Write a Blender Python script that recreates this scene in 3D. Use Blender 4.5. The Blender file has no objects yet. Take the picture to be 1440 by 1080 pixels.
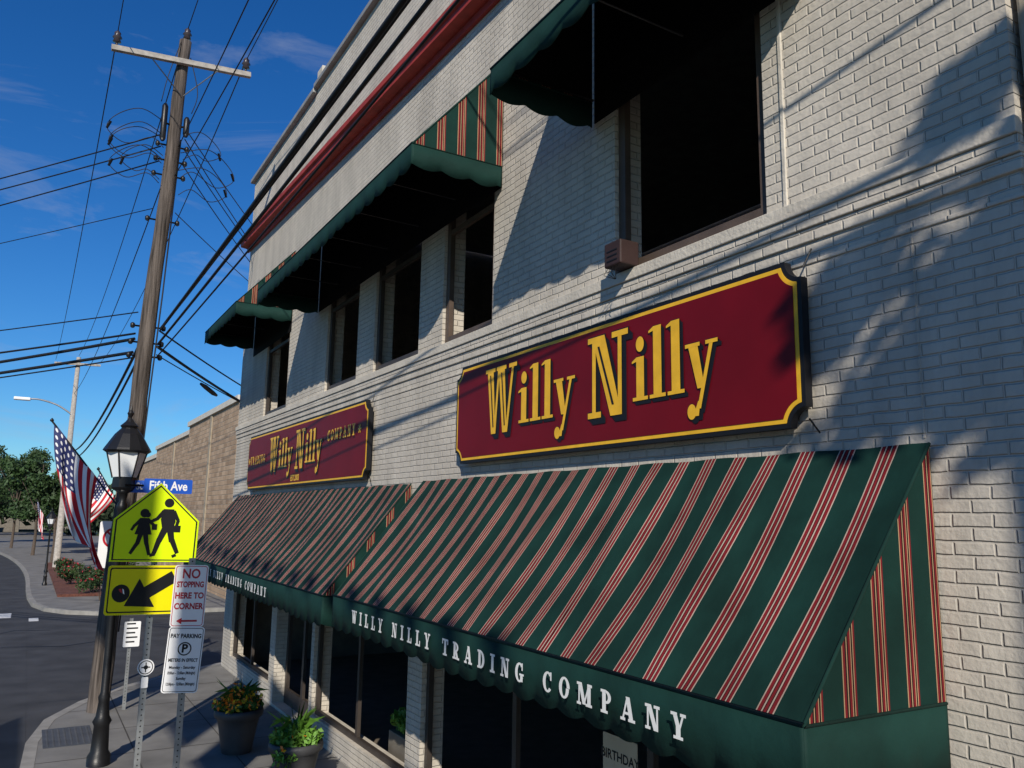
import bpy, math, random
import numpy as np
from mathutils import Vector, Matrix
random.seed(7); np.random.seed(7)
scn=bpy.context.scene; col=scn.collection
G=-3.3; R=-3.43

# ------------------------------------------------------------------ materials
def newmat(name):
    m=bpy.data.materials.new(name); m.use_nodes=True
    nt=m.node_tree; b=nt.nodes['Principled BSDF']; return m,nt,b
def N(nt,t,**k):
    n=nt.nodes.new(t)
    for a,v in k.items(): setattr(n,a,v)
    return n
def pm(name,c,rough=.6,metal=0,var=.2,scale=4,bump=.1,bscale=60,dist=.004,spec=.4):
    m,nt,b=newmat(name); L=nt.links.new
    tc=N(nt,'ShaderNodeTexCoord')
    n=N(nt,'ShaderNodeTexNoise'); n.inputs['Scale'].default_value=scale; n.inputs['Detail'].default_value=6
    L(tc.outputs['Object'],n.inputs['Vector'])
    r=N(nt,'ShaderNodeValToRGB')
    r.color_ramp.elements[0].position=.3; r.color_ramp.elements[1].position=.7
    r.color_ramp.elements[0].color=(c[0]*(1-var),c[1]*(1-var),c[2]*(1-var),1)
    r.color_ramp.elements[1].color=(min(1,c[0]*(1+var)),min(1,c[1]*(1+var)),min(1,c[2]*(1+var)),1)
    L(n.outputs['Fac'],r.inputs['Fac']); L(r.outputs['Color'],b.inputs['Base Color'])
    b.inputs['Roughness'].default_value=rough; b.inputs['Metallic'].default_value=metal
    b.inputs['Specular IOR Level'].default_value=spec
    if bump>0:
        n2=N(nt,'ShaderNodeTexNoise'); n2.inputs['Scale'].default_value=bscale; n2.inputs['Detail'].default_value=4
        L(tc.outputs['Object'],n2.inputs['Vector'])
        bp=N(nt,'ShaderNodeBump'); bp.inputs['Strength'].default_value=bump*5 if bump<.2 else 1; bp.inputs['Distance'].default_value=dist
        L(n2.outputs['Fac'],bp.inputs['Height']); L(bp.outputs['Normal'],b.inputs['Normal'])
    return m
def brickmat(name,c1,c2,mort,bw=.205,rh=.0685,ms=.009,dist=.010,dirt=.25,rough=.75):
    m,nt,b=newmat(name); L=nt.links.new
    tc=N(nt,'ShaderNodeTexCoord'); sp=N(nt,'ShaderNodeSeparateXYZ'); L(tc.outputs['Object'],sp.inputs[0])
    ad=N(nt,'ShaderNodeMath',operation='ADD'); L(sp.outputs[0],ad.inputs[0]); L(sp.outputs[1],ad.inputs[1])
    cb=N(nt,'ShaderNodeCombineXYZ'); L(ad.outputs[0],cb.inputs[0]); L(sp.outputs[2],cb.inputs[1])
    nw=N(nt,'ShaderNodeTexNoise'); nw.inputs['Scale'].default_value=6; L(tc.outputs['Object'],nw.inputs['Vector'])
    vs=N(nt,'ShaderNodeVectorMath',operation='SCALE'); L(nw.outputs['Color'],vs.inputs[0]); vs.inputs['Scale'].default_value=.014
    va=N(nt,'ShaderNodeVectorMath',operation='ADD'); L(cb.outputs[0],va.inputs[0]); L(vs.outputs[0],va.inputs[1])
    br=N(nt,'ShaderNodeTexBrick'); L(va.outputs[0],br.inputs['Vector'])
    br.inputs['Scale'].default_value=1; br.inputs['Brick Width'].default_value=bw; br.inputs['Row Height'].default_value=rh
    br.inputs['Mortar Size'].default_value=ms; br.inputs['Mortar Smooth'].default_value=.8; br.inputs['Bias'].default_value=0
    br.inputs['Color1'].default_value=(*c1,1); br.inputs['Color2'].default_value=(*c2,1); br.inputs['Mortar'].default_value=(*mort,1)
    n=N(nt,'ShaderNodeTexNoise'); n.inputs['Scale'].default_value=1.3; n.inputs['Detail'].default_value=9; n.inputs['Roughness'].default_value=.65
    mp=N(nt,'ShaderNodeMapping'); mp.inputs['Scale'].default_value=(1.6,1.6,.5); L(tc.outputs['Object'],mp.inputs['Vector']); L(mp.outputs[0],n.inputs['Vector'])
    rr=N(nt,'ShaderNodeMapRange'); rr.inputs['From Min'].default_value=.35; rr.inputs['From Max'].default_value=.65
    rr.inputs['To Min'].default_value=1-dirt; rr.inputs['To Max'].default_value=1.05; L(n.outputs['Fac'],rr.inputs['Value'])
    mx=N(nt,'ShaderNodeVectorMath',operation='SCALE'); L(br.outputs['Color'],mx.inputs[0]); L(rr.outputs[0],mx.inputs['Scale'])
    L(mx.outputs[0],b.inputs['Base Color']); b.inputs['Roughness'].default_value=rough; b.inputs['Specular IOR Level'].default_value=.25
    n2=N(nt,'ShaderNodeTexNoise'); n2.inputs['Scale'].default_value=38; n2.inputs['Detail'].default_value=4; L(tc.outputs['Object'],n2.inputs['Vector'])
    n3=N(nt,'ShaderNodeTexNoise'); n3.inputs['Scale'].default_value=9; n3.inputs['Detail'].default_value=2; L(tc.outputs['Object'],n3.inputs['Vector'])
    h1=N(nt,'ShaderNodeMath',operation='MULTIPLY'); h1.inputs[1].default_value=-1; L(br.outputs['Fac'],h1.inputs[0])
    h2=N(nt,'ShaderNodeMath',operation='MULTIPLY_ADD'); h2.inputs[1].default_value=.42; L(n2.outputs['Fac'],h2.inputs[0]); L(h1.outputs[0],h2.inputs[2])
    h3=N(nt,'ShaderNodeMath',operation='MULTIPLY_ADD'); h3.inputs[1].default_value=.6; L(n3.outputs['Fac'],h3.inputs[0]); L(h2.outputs[0],h3.inputs[2])
    bp=N(nt,'ShaderNodeBump'); bp.inputs['Strength'].default_value=.9; bp.inputs['Distance'].default_value=dist
    L(h3.outputs[0],bp.inputs['Height']); L(bp.outputs['Normal'],b.inputs['Normal'])
    return m
GREEN=(.006,.031,.025)
def stripemat(name,axis,period=.27,side=False):
    m,nt,b=newmat(name); L=nt.links.new
    tc=N(nt,'ShaderNodeTexCoord'); sp=N(nt,'ShaderNodeSeparateXYZ'); L(tc.outputs['Object'],sp.inputs[0])
    d=N(nt,'ShaderNodeMath',operation='DIVIDE'); d.inputs[1].default_value=period; L(sp.outputs[axis],d.inputs[0])
    f=N(nt,'ShaderNodeMath',operation='FRACT'); L(d.outputs[0],f.inputs[0])
    r=N(nt,'ShaderNodeValToRGB'); cr=r.color_ramp; cr.interpolation='CONSTANT'
    pale=(.46,.35,.28); red=(.19,.013,.018); blk=(.009,.008,.008); gld=(.46,.30,.17)
    if side:
        st=[(0,gld),(.025,red),(.09,blk),(.13,gld),(.16,blk),(.195,red),(.26,gld),(.285,blk),(.325,gld),(.35,red),(.40,GREEN)]
    else:
        st=[(0,pale),(.026,red),(.095,blk),(.112,pale),(.142,blk),(.162,red),(.222,blk),(.242,pale),(.272,blk),(.289,red),(.358,pale),(.384,GREEN)]
    while len(cr.elements)<len(st): cr.elements.new(.5)
    for i,(p,c) in enumerate(st): cr.elements[i].position=p
    for i,(p,c) in enumerate(st): cr.elements[i].color=(*c,1)
    L(f.outputs[0],r.inputs['Fac'])
    n=N(nt,'ShaderNodeTexNoise'); n.inputs['Scale'].default_value=2.5; n.inputs['Detail'].default_value=7; L(tc.outputs['Object'],n.inputs['Vector'])
    rr=N(nt,'ShaderNodeMapRange'); rr.inputs['From Min'].default_value=.3; rr.inputs['From Max'].default_value=.7; rr.inputs['To Min'].default_value=.65; rr.inputs['To Max'].default_value=1.18
    L(n.outputs['Fac'],rr.inputs['Value'])
    mx=N(nt,'ShaderNodeVectorMath',operation='SCALE'); L(r.outputs[0],mx.inputs[0]); L(rr.outputs[0],mx.inputs['Scale'])
    L(mx.outputs[0],b.inputs['Base Color'])
    b.inputs['Roughness'].default_value=.8; b.inputs['Specular IOR Level'].default_value=.15
    n2=N(nt,'ShaderNodeTexNoise'); n2.inputs['Scale'].default_value=7; n2.inputs['Detail'].default_value=8; L(tc.outputs['Object'],n2.inputs['Vector'])
    bp=N(nt,'ShaderNodeBump'); bp.inputs['Strength'].default_value=.6; bp.inputs['Distance'].default_value=.012
    L(n2.outputs['Fac'],bp.inputs['Height']); L(bp.outputs['Normal'],b.inputs['Normal'])
    return m
def glassmat(name,tint,tr,rough=.04):
    m,nt,b=newmat(name); L=nt.links.new
    out=nt.nodes['Material Output']
    b.inputs['Base Color'].default_value=(*tint,1); b.inputs['Roughness'].default_value=rough; b.inputs['Specular IOR Level'].default_value=.8
    n=N(nt,'ShaderNodeTexNoise'); n.inputs['Scale'].default_value=1.6
    tc=N(nt,'ShaderNodeTexCoord'); L(tc.outputs['Object'],n.inputs['Vector'])
    bp=N(nt,'ShaderNodeBump'); bp.inputs['Strength'].default_value=.25; bp.inputs['Distance'].default_value=.01; L(n.outputs['Fac'],bp.inputs['Height']); L(bp.outputs['Normal'],b.inputs['Normal'])
    if tr>0:
        t=N(nt,'ShaderNodeBsdfTransparent'); t.inputs[0].default_value=(.8,.85,.85,1)
        mx=N(nt,'ShaderNodeMixShader'); mx.inputs[0].default_value=tr
        L(b.outputs[0],mx.inputs[1]); L(t.outputs[0],mx.inputs[2]); L(mx.outputs[0],out.inputs[0])
    return m

M={}
M['brick']=brickmat('painted_white_brick',(.60,.55,.47),(.57,.52,.445),(.535,.49,.42),dirt=.22)
M['trim']=pm('painted_stone_trim',(.56,.515,.44),.75,var=.14,scale=3,bump=.2,bscale=35,dist=.006,spec=.25)
M['red_trim']=pm('oxblood_cornice_paint',(.40,.042,.030),.6,var=.2,scale=5)
M['coping']=pm('grey_metal_coping',(.28,.28,.27),.5,var=.15)
M['frame']=pm('dark_window_frame',(.050,.040,.034),.5,var=.2)
M['frame2']=pm('brown_window_frame',(.095,.068,.052),.5,var=.2)
M['painted_shade']=pm('painted_awning_shade',(.009,.009,.010),.85,var=.2,spec=.1)  # near-black colour that paints in the shade under the upper awnings
M['glass']=glassmat('dark_window_glass',(.085,.090,.100),0,.10)
M['shopglass']=glassmat('shop_window_glass',(.030,.034,.036),.30)
M['interior']=pm('shop_interior_paint',(.16,.13,.10),.8)
M['stripe_y']=stripemat('striped_awning_fabric',1)
M['stripe_x']=stripemat('striped_awning_side_fabric',0,period=.23,side=True)
M['green']=pm('green_awning_fabric',GREEN,.75,var=.25,scale=3,bump=.12,bscale=12,dist=.008,spec=.2)
M['white_letter']=pm('white_letter_paint',(.76,.76,.74),.6,var=.05,bump=0)
M['signred']=pm('crimson_sign_paint',(.14,.003,.008),.5,var=.12,scale=2,bump=.03,bscale=8,spec=.2)
M['gold']=pm('gold_sign_paint',(.80,.45,.025),.45,var=.10,scale=9,bump=0,spec=.3)
M['black']=pm('black_sign_paint',(.010,.010,.012),.5,var=.1,bump=0,spec=.25)
M['iron']=pm('black_cast_iron',(.010,.010,.011),.4,var=.2,bump=.08)
M['galv']=pm('galvanised_steel',(.32,.33,.33),.45,metal=.6,var=.15,scale=14)
M['alum']=pm('bare_aluminium',(.45,.45,.45),.4,metal=.5)
M['yellow']=pm('fluorescent_yellow_sheeting',(.74,.95,.005),.45,var=.03,bump=0,spec=.2)
M['yellow2']=pm('amber_yellow_sheeting',(.85,.76,.005),.45,var=.03,bump=0,spec=.2)
M['signwhite']=pm('white_sign_sheeting',(.82,.82,.82),.45,var=.04,bump=0)
M['signredink']=pm('red_sign_ink',(.45,.010,.025),.4,var=.04,bump=0)
M['blue']=pm('blue_street_sign',(.015,.09,.48),.4,var=.05,bump=0)
M['wood']=pm('weathered_pole_wood',(.105,.088,.076),.9,var=.7,scale=7,bump=.3,bscale=25,dist=.016,spec=.12)
nt=M['wood'].node_tree
for n in list(nt.nodes):
    if n.type=='TEX_NOISE':
        mp=nt.nodes.new('ShaderNodeMapping'); mp.inputs['Scale'].default_value=(3.5,3.5,.16)
        src=n.inputs['Vector'].links[0].from_socket; nt.links.new(src,mp.inputs['Vector']); nt.links.new(mp.outputs[0],n.inputs['Vector'])
M['armwood']=pm('grey_crossarm_wood',(.36,.33,.29),.85,var=.25,scale=9)
M['cable']=pm('black_cable_rubber',(.010,.010,.011),.6,var=.1,bump=0)
M['ceramic']=pm('brown_glazed_insulator',(.05,.04,.045),.25,var=.1,bump=0)
M['milk']=pm('frosted_lamp_glass',(.78,.80,.81),.3,var=.04,bump=0)
M['asphalt']=pm('asphalt',(.040,.041,.044),.85,var=.35,scale=1.2,bump=.3,bscale=90,dist=.006)
M['concrete']=pm('sidewalk_concrete',(.17,.165,.155),.85,var=.25,scale=1.5,bump=.15,bscale=50)
M['kerb']=pm('kerb_concrete',(.25,.24,.22),.85,var=.2,scale=4)
M['joint']=pm('paving_joint',(.06,.056,.05),.9)
M['tactile']=pm('tactile_plate_grey',(.06,.065,.075),.7)
M['roadpaint']=pm('white_road_paint',(.6,.6,.58),.7,var=.2,scale=12)
M['grass']=pm('grass',(.05,.075,.025),.9,var=.4,scale=2)
M['mulch']=pm('red_mulch',(.12,.045,.03),.95,var=.4,scale=12)
M['leaf']=pm('tree_leaves',(.032,.065,.018),.6,var=.6,scale=1.2,bump=0)
M['leaf2']=pm('planter_leaves',(.06,.14,.025),.55,var=.55,scale=9,bump=0)
M['leaf3']=pm('bright_planter_leaves',(.11,.24,.03),.5,var=.45,scale=9,bump=0)
M['bark']=pm('tree_bark',(.08,.06,.045),.9,var=.3,scale=9)
M['pot']=pm('grey_planter_plastic',(.05,.05,.053),.5,var=.15)
M['fl_orange']=pm('orange_petals',(.80,.20,.015),.6,bump=0)
M['fl_yellow']=pm('yellow_petals',(.80,.50,.02),.6,bump=0)
M['fl_red']=pm('red_petals',(.50,.03,.06),.6,bump=0)
M['fred']=pm('flag_red_cloth',(.50,.012,.025),.7,var=.1)
M['fwhite']=pm('flag_white_cloth',(.80,.80,.80),.7,var=.05)
M['tan']=brickmat('tan_brick',(.34,.23,.145),(.50,.36,.24),(.30,.25,.19),bw=.6,rh=.2,ms=.02,dist=.01,dirt=.15)
M['tanstone']=pm('tan_stone',(.34,.285,.21),.8,var=.12)
M['palecoping']=pm('pale_roof_coping',(.60,.56,.48),.7,var=.1)
M['roofred']=pm('red_shingle_roof',(.22,.07,.05),.8)
M['siding']=pm('grey_tan_siding',(.18,.16,.13),.8)
M['boxbrown']=pm('dark_brown_metal_box',(.035,.018,.016),.6)
M['paper']=pm('kraft_paper_card',(.58,.47,.33),.8,var=.06)
M['shelfwood']=pm('dark_shelf_wood',(.045,.03,.02),.7)
M['goods_a']=pm('cream_ceramic',(.16,.145,.12),.5)
M['hill']=pm('distant_tree_foliage',(.03,.05,.022),.9,var=.4,scale=.4,bump=0)
def canton():
    m,nt,b=newmat('flag_blue_canton_with_stars'); L=nt.links.new
    uv=N(nt,'ShaderNodeUVMap'); sc=N(nt,'ShaderNodeVectorMath',operation='MULTIPLY'); sc.inputs[1].default_value=(6,5,1)
    L(uv.outputs[0],sc.inputs[0]); fr=N(nt,'ShaderNodeVectorMath',operation='FRACTION'); L(sc.outputs[0],fr.inputs[0])
    ds=N(nt,'ShaderNodeVectorMath',operation='DISTANCE'); ds.inputs[1].default_value=(.5,.5,0); L(fr.outputs[0],ds.inputs[0])
    lt=N(nt,'ShaderNodeMath',operation='LESS_THAN'); lt.inputs[1].default_value=.24; L(ds.outputs['Value'],lt.inputs[0])
    mx=N(nt,'ShaderNodeMix',data_type='RGBA'); mx.inputs['A'].default_value=(.014,.022,.11,1); mx.inputs['B'].default_value=(.75,.75,.75,1)
    L(lt.outputs[0],mx.inputs['Factor']); L(mx.outputs['Result'],b.inputs['Base Color']); b.inputs['Roughness'].default_value=.7
    return m
M['fblue']=canton()

# ------------------------------------------------------------------ mesh builder
class MB:
    def __init__(s): s.v=[];s.f=[];s.m=[];s.sm=[]
    def add(s,vs,fs,m=0,smooth=False):
        o=len(s.v); s.v+=[tuple(p) for p in vs]
        for f in fs: s.f.append([i+o for i in f]); s.m.append(m); s.sm.append(smooth)
        return s
    def box(s,x0,x1,y0,y1,z0,z1,m=0):
        v=[(x,y,z) for z in (z0,z1) for y in (y0,y1) for x in (x0,x1)]
        return s.add(v,[(0,2,3,1),(4,5,7,6),(0,1,5,4),(2,6,7,3),(0,4,6,2),(1,3,7,5)],m)
    def tube(s,pts,r,n=6,m=0,smooth=True,cap=True):
        pts=[Vector(p) for p in pts]; k=len(pts)
        rs=r if isinstance(r,(list,tuple)) else [r]*k
        vs=[];fs=[]
        for i,p in enumerate(pts):
            t=(pts[min(i+1,k-1)]-pts[max(i-1,0)]).normalized()
            a=Vector((0,0,1)) if abs(t.z)<.9 else Vector((1,0,0))
            u=t.cross(a).normalized(); w=t.cross(u)
            for j in range(n):
                an=2*math.pi*(j+.5)/n; vs.append(p+(u*math.cos(an)+w*math.sin(an))*rs[i])
        for i in range(k-1):
            for j in range(n):
                fs.append((i*n+j,i*n+(j+1)%n,(i+1)*n+(j+1)%n,(i+1)*n+j))
        if cap: fs.append(tuple(range(n))); fs.append(tuple((k-1)*n+j for j in range(n)))
        s.add(vs,fs,m,smooth)
        return s
    def spline(s,pts,r,n=5,m=0,k=6):
        P=[Vector(p) for p in pts]; P=[P[0]]+P+[P[-1]]; o=[]
        for i in range(1,len(P)-2):
            for j in range(k):
                t=j/k; a,b,c,d=P[i-1],P[i],P[i+1],P[i+2]
                o.append(.5*((2*b)+(c-a)*t+(2*a-5*b+4*c-d)*t*t+(3*b-a-3*c+d)*t**3))
        o.append(P[-2]); return s.tube(o,r,n,m)
    def lathe(s,cx,cy,prof,n=20,m=0,smooth=True,rot=0):
        vs=[];fs=[]
        for r,z in prof:
            for j in range(n):
                a=2*math.pi*j/n+rot; vs.append((cx+r*math.cos(a),cy+r*math.sin(a),z))
        for i in range(len(prof)-1):
            for j in range(n): fs.append((i*n+j,i*n+(j+1)%n,(i+1)*n+(j+1)%n,(i+1)*n+j))
        fs.append(tuple(range(n))); fs.append(tuple((len(prof)-1)*n+j for j in range(n)))
        return s.add(vs,fs,m,smooth)
    def prism(s,poly,fr,d0,d1,m=0,mside=None):
        n=len(poly); a=[fr(u,v,d0) for u,v in poly]; b=[fr(u,v,d1) for u,v in poly]
        s.add(a+b,[tuple(range(n)),tuple(range(n,2*n))]+[(i,(i+1)%n,n+(i+1)%n,n+i) for i in range(n)],m)
        return s
    def flat(s,polys,fr,d,m=0,step=.00025):
        for i,p in enumerate(polys):
            s.add([fr(u,v,d+step*i) for u,v in p],[tuple(range(len(p)))],m)
        return s
    def obj(s,name,mats,parent=None,bevel=0):
        me=bpy.data.meshes.new(name); me.from_pydata(s.v,[],s.f)
        for k in (mats if isinstance(mats,(list,tuple)) else [mats]): me.materials.append(M[k] if isinstance(k,str) else k)
        me.polygons.foreach_set('material_index',s.m); me.polygons.foreach_set('use_smooth',s.sm); me.update()
        o=bpy.data.objects.new(name,me); col.objects.link(o)
        if parent is not None: setpar(o,parent)
        if bevel:
            b=o.modifiers.new('bevel','BEVEL'); b.width=bevel; b.segments=2; b.limit_method='ANGLE'
        return o
def setpar(o,p):
    o.parent=p
    q=p; t=Vector((0,0,0))
    while q is not None: t+=q.location; q=q.parent
    o.matrix_parent_inverse=Matrix.Translation(-t)
def tag(o,label,cat,group=None,kind=None):
    o['label']=label; o['category']=cat
    if group: o['group']=group
    if kind: o['kind']=kind
    return o
def top(name,loc,label,cat,group=None):
    e=bpy.data.objects.new(name,None); e.empty_display_size=.2; e.location=loc; col.objects.link(e)
    return tag(e,label,cat,group)
def struct(o): o['kind']='structure'; return o

def fac(y0,z0,x): return lambda u,v,d:(x-d,y0-u,z0+v)
def face(c,ang=0,roll=0):
    ca,sa=math.cos(ang),math.sin(ang); cr,sr=math.cos(roll),math.sin(roll)
    def f(u,v,d):
        uu=u*cr-v*sr; vv=u*sr+v*cr
        return (c[0]+uu*ca+d*sa,c[1]+uu*sa-d*ca,c[2]+vv)
    return f
def textpart(body,size,fr,u,v,d,mat,parent,name='lettering',align='CENTER',off=0,sx=1.0):
    cu=bpy.data.curves.new('t','FONT'); cu.body=body; cu.size=size; cu.align_x=align; cu.align_y='CENTER'; cu.offset=off; cu.resolution_u=3
    ob=bpy.data.objects.new('t',cu); col.objects.link(ob); bpy.context.view_layer.update()
    me=bpy.data.meshes.new_from_object(ob); bpy.data.objects.remove(ob)
    for p in me.vertices: p.co=Vector(fr(u+p.co.x*sx,v+p.co.y,d))
    me.name=name; me.materials.clear(); me.materials.append(M[mat])
    o=bpy.data.objects.new(name,me); col.objects.link(o)
    if parent is not None: setpar(o,parent)
    return o
def disc(u,v,r,n=20,ry=None): return [(u+r*math.cos(2*math.pi*i/n),v+(ry or r)*math.sin(2*math.pi*i/n)) for i in range(n)]
def ring(u,v,r,w,n=28):
    return [[(u+a*math.cos(t),v+a*math.sin(t)) for a,t in ((r,t0),(r,t1),(r-w,t1),(r-w,t0))] for t0,t1 in ((2*math.pi*i/n,2*math.pi*(i+1)/n) for i in range(n))]
def stroke(p,q,w0,w1=None):
    w1=w1 or w0; dx,dy=q[0]-p[0],q[1]-p[1]; l=math.hypot(dx,dy); nx,ny=-dy/l,dx/l
    return [(p[0]+nx*w0/2,p[1]+ny*w0/2),(q[0]+nx*w1/2,q[1]+ny*w1/2),(q[0]-nx*w1/2,q[1]-ny*w1/2),(p[0]-nx*w0/2,p[1]-ny*w0/2)]
def rrect(w,h,r,n=5):
    P=[]
    for cx,cy,a0 in ((w/2-r,h/2-r,0),(-w/2+r,h/2-r,90),(-w/2+r,-h/2+r,180),(w/2-r,-h/2+r,270)):
        for i in range(n+1):
            a=math.radians(a0+90*i/n); P.append((cx+r*math.cos(a),cy+r*math.sin(a)))
    return P
def notched(w,h,r,inset,n=9):
    P=[]; rr=r+inset; e=math.degrees(math.asin(inset/rr))
    for sx,sy,a0 in ((1,1,270),(-1,1,0),(-1,-1,90),(1,-1,180)):
        cx,cy=sx*w/2,sy*h/2
        for i in range(n+1):
            a=math.radians(a0-e-(90-2*e)*i/n); P.append((cx+rr*math.cos(a),cy+rr*math.sin(a)))
    return P

# ------------------------------------------------------------------ slab-serif glyphs
def Rr(a,b,c,d): return [(a,b),(c,b),(c,d),(a,d)]
def Dg(x0,y0,x1,y1,w,w1=None):
    w1=w1 or w; return [(x0,y0),(x0+w,y0),(x1+w1,y1),(x1,y1)]
def Ar(cx,cy,rx,ry,a0,a1,wx,wy,n=14):
    o=[]
    for i in range(n):
        t0=math.radians(a0+(a1-a0)*i/n); t1=math.radians(a0+(a1-a0)*(i+1)/n)
        o.append([(cx+rx*math.cos(t0),cy+ry*math.sin(t0)),(cx+rx*math.cos(t1),cy+ry*math.sin(t1)),
                  (cx+(rx-wx)*math.cos(t1),cy+(ry-wy)*math.sin(t1)),(cx+(rx-wx)*math.cos(t0),cy+(ry-wy)*math.sin(t0))])
    return o
T=.12
def glyph(c):
    if c=='I': return [Rr(.12,0,.36,1),Rr(0,0,.48,T),Rr(0,1-T,.48,1)],.48
    if c=='L': return [Rr(.12,0,.36,1),Rr(0,1-T,.48,1),Rr(0,0,.68,T),Rr(.56,0,.68,.36)],.68
    if c=='W': return [Dg(.08,1,.27,0,.21),Dg(.47,1,.33,0,.10),Dg(.42,1,.61,0,.21),Dg(.86,1,.70,0,.10),Rr(0,1-T,.36,1),Rr(.38,1-T,.68,1),Rr(.76,1-T,1.04,1)],1.04
    if c=='Y': return [Dg(.08,1,.28,.44,.22),Dg(.62,1,.42,.44,.10),Rr(.27,0,.51,.48),Rr(0,1-T,.34,1),Rr(.5,1-T,.8,1),Rr(.14,0,.64,T)],.8
    if c=='N': return [Rr(.1,0,.20,1),Dg(.1,1,.48,0,.24),Rr(.63,0,.73,1),Rr(0,0,.3,T),Rr(0,1-T,.3,1),Rr(.5,1-T,.83,1)],.83
    # poster capitals used on the boards
    if c=='1': return [Dg(.06,1,.23,0,.22,.15),Dg(.45,.98,.32,0,.06,.07),Dg(.46,1,.63,0,.22,.15),Dg(.94,1,.73,0,.07,.07),Rr(0,.94,.35,1),Rr(.40,.94,.74,1),Rr(.84,.94,1.1,1)],1.1
    if c=='2': return [Rr(.11,0,.20,1),Dg(.11,1,.56,0,.31,.26),Rr(.74,0,.83,1),Rr(0,0,.33,.07),Rr(0,.93,.36,1),Rr(.60,.93,.98,1)],.98
    if c=='T': return [Rr(.26,0,.50,1),Rr(0,1-T,.76,1),Rr(0,.68,.10,1),Rr(.66,.68,.76,1),Rr(.13,0,.63,T)],.76
    if c in 'RP':
        p=[Rr(.1,0,.34,1),Rr(0,0,.46,T),Rr(0,1-T,.36,1),Rr(.3,.42,.38,.53)]+Ar(.36,.71,.34,.29,-90,90,.2,.11)
        if c=='R': return p+[Dg(.36,.46,.56,0,.21),Rr(.56,0,.86,T)],.86
        return p,.72
    if c=='A': return [Dg(.38,1,.08,0,.10),Dg(.33,1,.56,0,.24),Rr(.2,.26,.6,.37),Rr(0,0,.30,T),Rr(.48,0,.90,T)],.9
    if c=='D': return [Rr(.1,0,.34,1),Rr(0,0,.36,T),Rr(0,1-T,.36,1)]+Ar(.34,.5,.44,.5,-90,90,.23,.12),.8
    if c=='G': return Ar(.4,.5,.4,.5,45,330,.23,.11)+[Rr(.5,.05,.72,.42),Rr(.42,.36,.82,.46),Rr(.62,.62,.72,1)],.84
    if c=='C': return Ar(.4,.5,.4,.5,45,320,.23,.11)+[Rr(.62,.60,.73,1)],.76
    if c=='O': return Ar(.4,.5,.4,.5,0,360,.23,.11,24),.8
    if c=='M': return [Rr(.1,0,.20,1),Dg(.1,1,.4,.05,.24),Dg(.82,1,.46,.05,.10),Rr(.74,0,.98,1),Rr(0,0,.3,T),Rr(0,1-T,.3,1),Rr(.64,0,1.08,T),Rr(.8,1-T,1.08,1)],1.08
    if c=='i': return [Rr(.12,0,.33,.62),[(.0,.54),(.13,.56),(.13,.62),(.0,.57)],Rr(.02,0,.43,.05),disc(.225,.80,.11)],.46
    if c=='l': return [Rr(.12,0,.33,1),[(.0,.92),(.13,.94),(.13,1),(.0,.95)],Rr(.02,0,.43,.05)],.46
    if c=='y': return [Dg(.06,.62,.27,.02,.22,.16),Dg(.57,.62,.26,-.24,.08,.08),disc(.13,-.27,.10),Dg(.17,-.33,.28,-.14,.12,.05),Rr(0,.57,.34,.62),Rr(.47,.57,.74,.62)],.7
    return [],.45
def place(polys,x,y,s,sx=None): 
    sx=sx or s
    return [[(x+p[0]*sx,y+p[1]*s) for p in q] for q in polys]
def line(body,width,h,sx=1):
    adv=[glyph(c)[1]*h*sx for c in body]; gap=(width-sum(adv))/(len(body)-1); out=[];x=-width/2
    for c,a in zip(body,adv):
        out+=[place([p],x,0,h,h*sx)[0] for p in glyph(c)[0]]; x+=a+gap
    return out

# ------------------------------------------------------------------ camera
cam=bpy.data.cameras.new('camera'); co=bpy.data.objects.new('camera',cam); col.objects.link(co); scn.camera=co
right=Vector((.8620,-.5068,.0163)).normalized(); back=Vector((-.4976,-.8518,-.1633)).normalized()
up=back.cross(right).normalized(); right=up.cross(back)
co.matrix_world=Matrix(((right.x,up.x,back.x,0),(right.y,up.y,back.y,0),(right.z,up.z,back.z,0),(0,0,0,1)))
cam.sensor_width=36; cam.lens=28.6; cam.clip_end=2000; cam.clip_start=.05

# ------------------------------------------------------------------ light
sd=Vector((1,1.70,-1.20)).normalized()
sun=bpy.data.lights.new('sun','SUN'); sun.energy=4.8; sun.angle=math.radians(.5); sun.color=(1,.925,.81)
so=bpy.data.objects.new('sun',sun); so.rotation_euler=sd.to_track_quat('-Z','Y').to_euler(); so.location=(-10,-15,20); col.objects.link(so)
w=bpy.data.worlds.new('World'); scn.world=w; w.use_nodes=True; nt=w.node_tree; L=nt.links.new
bg=nt.nodes['Background']; sky=N(nt,'ShaderNodeTexSky'); sky.sky_type='NISHITA'; sky.sun_disc=False
sky.sun_elevation=math.asin(-sd.z); sky.sun_rotation=math.atan2(-sd.x,-sd.y); sky.air_density=1.0; sky.dust_density=.1; sky.ozone_density=3.0
hs=N(nt,'ShaderNodeHueSaturation'); hs.inputs['Saturation'].default_value=1.3; L(sky.outputs[0],hs.inputs['Color'])
tint=N(nt,'ShaderNodeVectorMath',operation='MULTIPLY'); tint.inputs[1].default_value=(.52,.90,1.25); L(hs.outputs[0],tint.inputs[0])
tc=N(nt,'ShaderNodeTexCoord'); mp=N(nt,'ShaderNodeMapping'); mp.inputs['Scale'].default_value=(2.2,2.2,8); mp.inputs['Location'].default_value=(.6,.2,.35)
L(tc.outputs['Generated'],mp.inputs['Vector'])
nz=N(nt,'ShaderNodeTexNoise'); nz.inputs['Scale'].default_value=2.0; nz.inputs['Detail'].default_value=9; nz.inputs['Roughness'].default_value=.6; nz.inputs['Distortion'].default_value=.6
L(mp.outputs[0],nz.inputs['Vector'])
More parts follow.
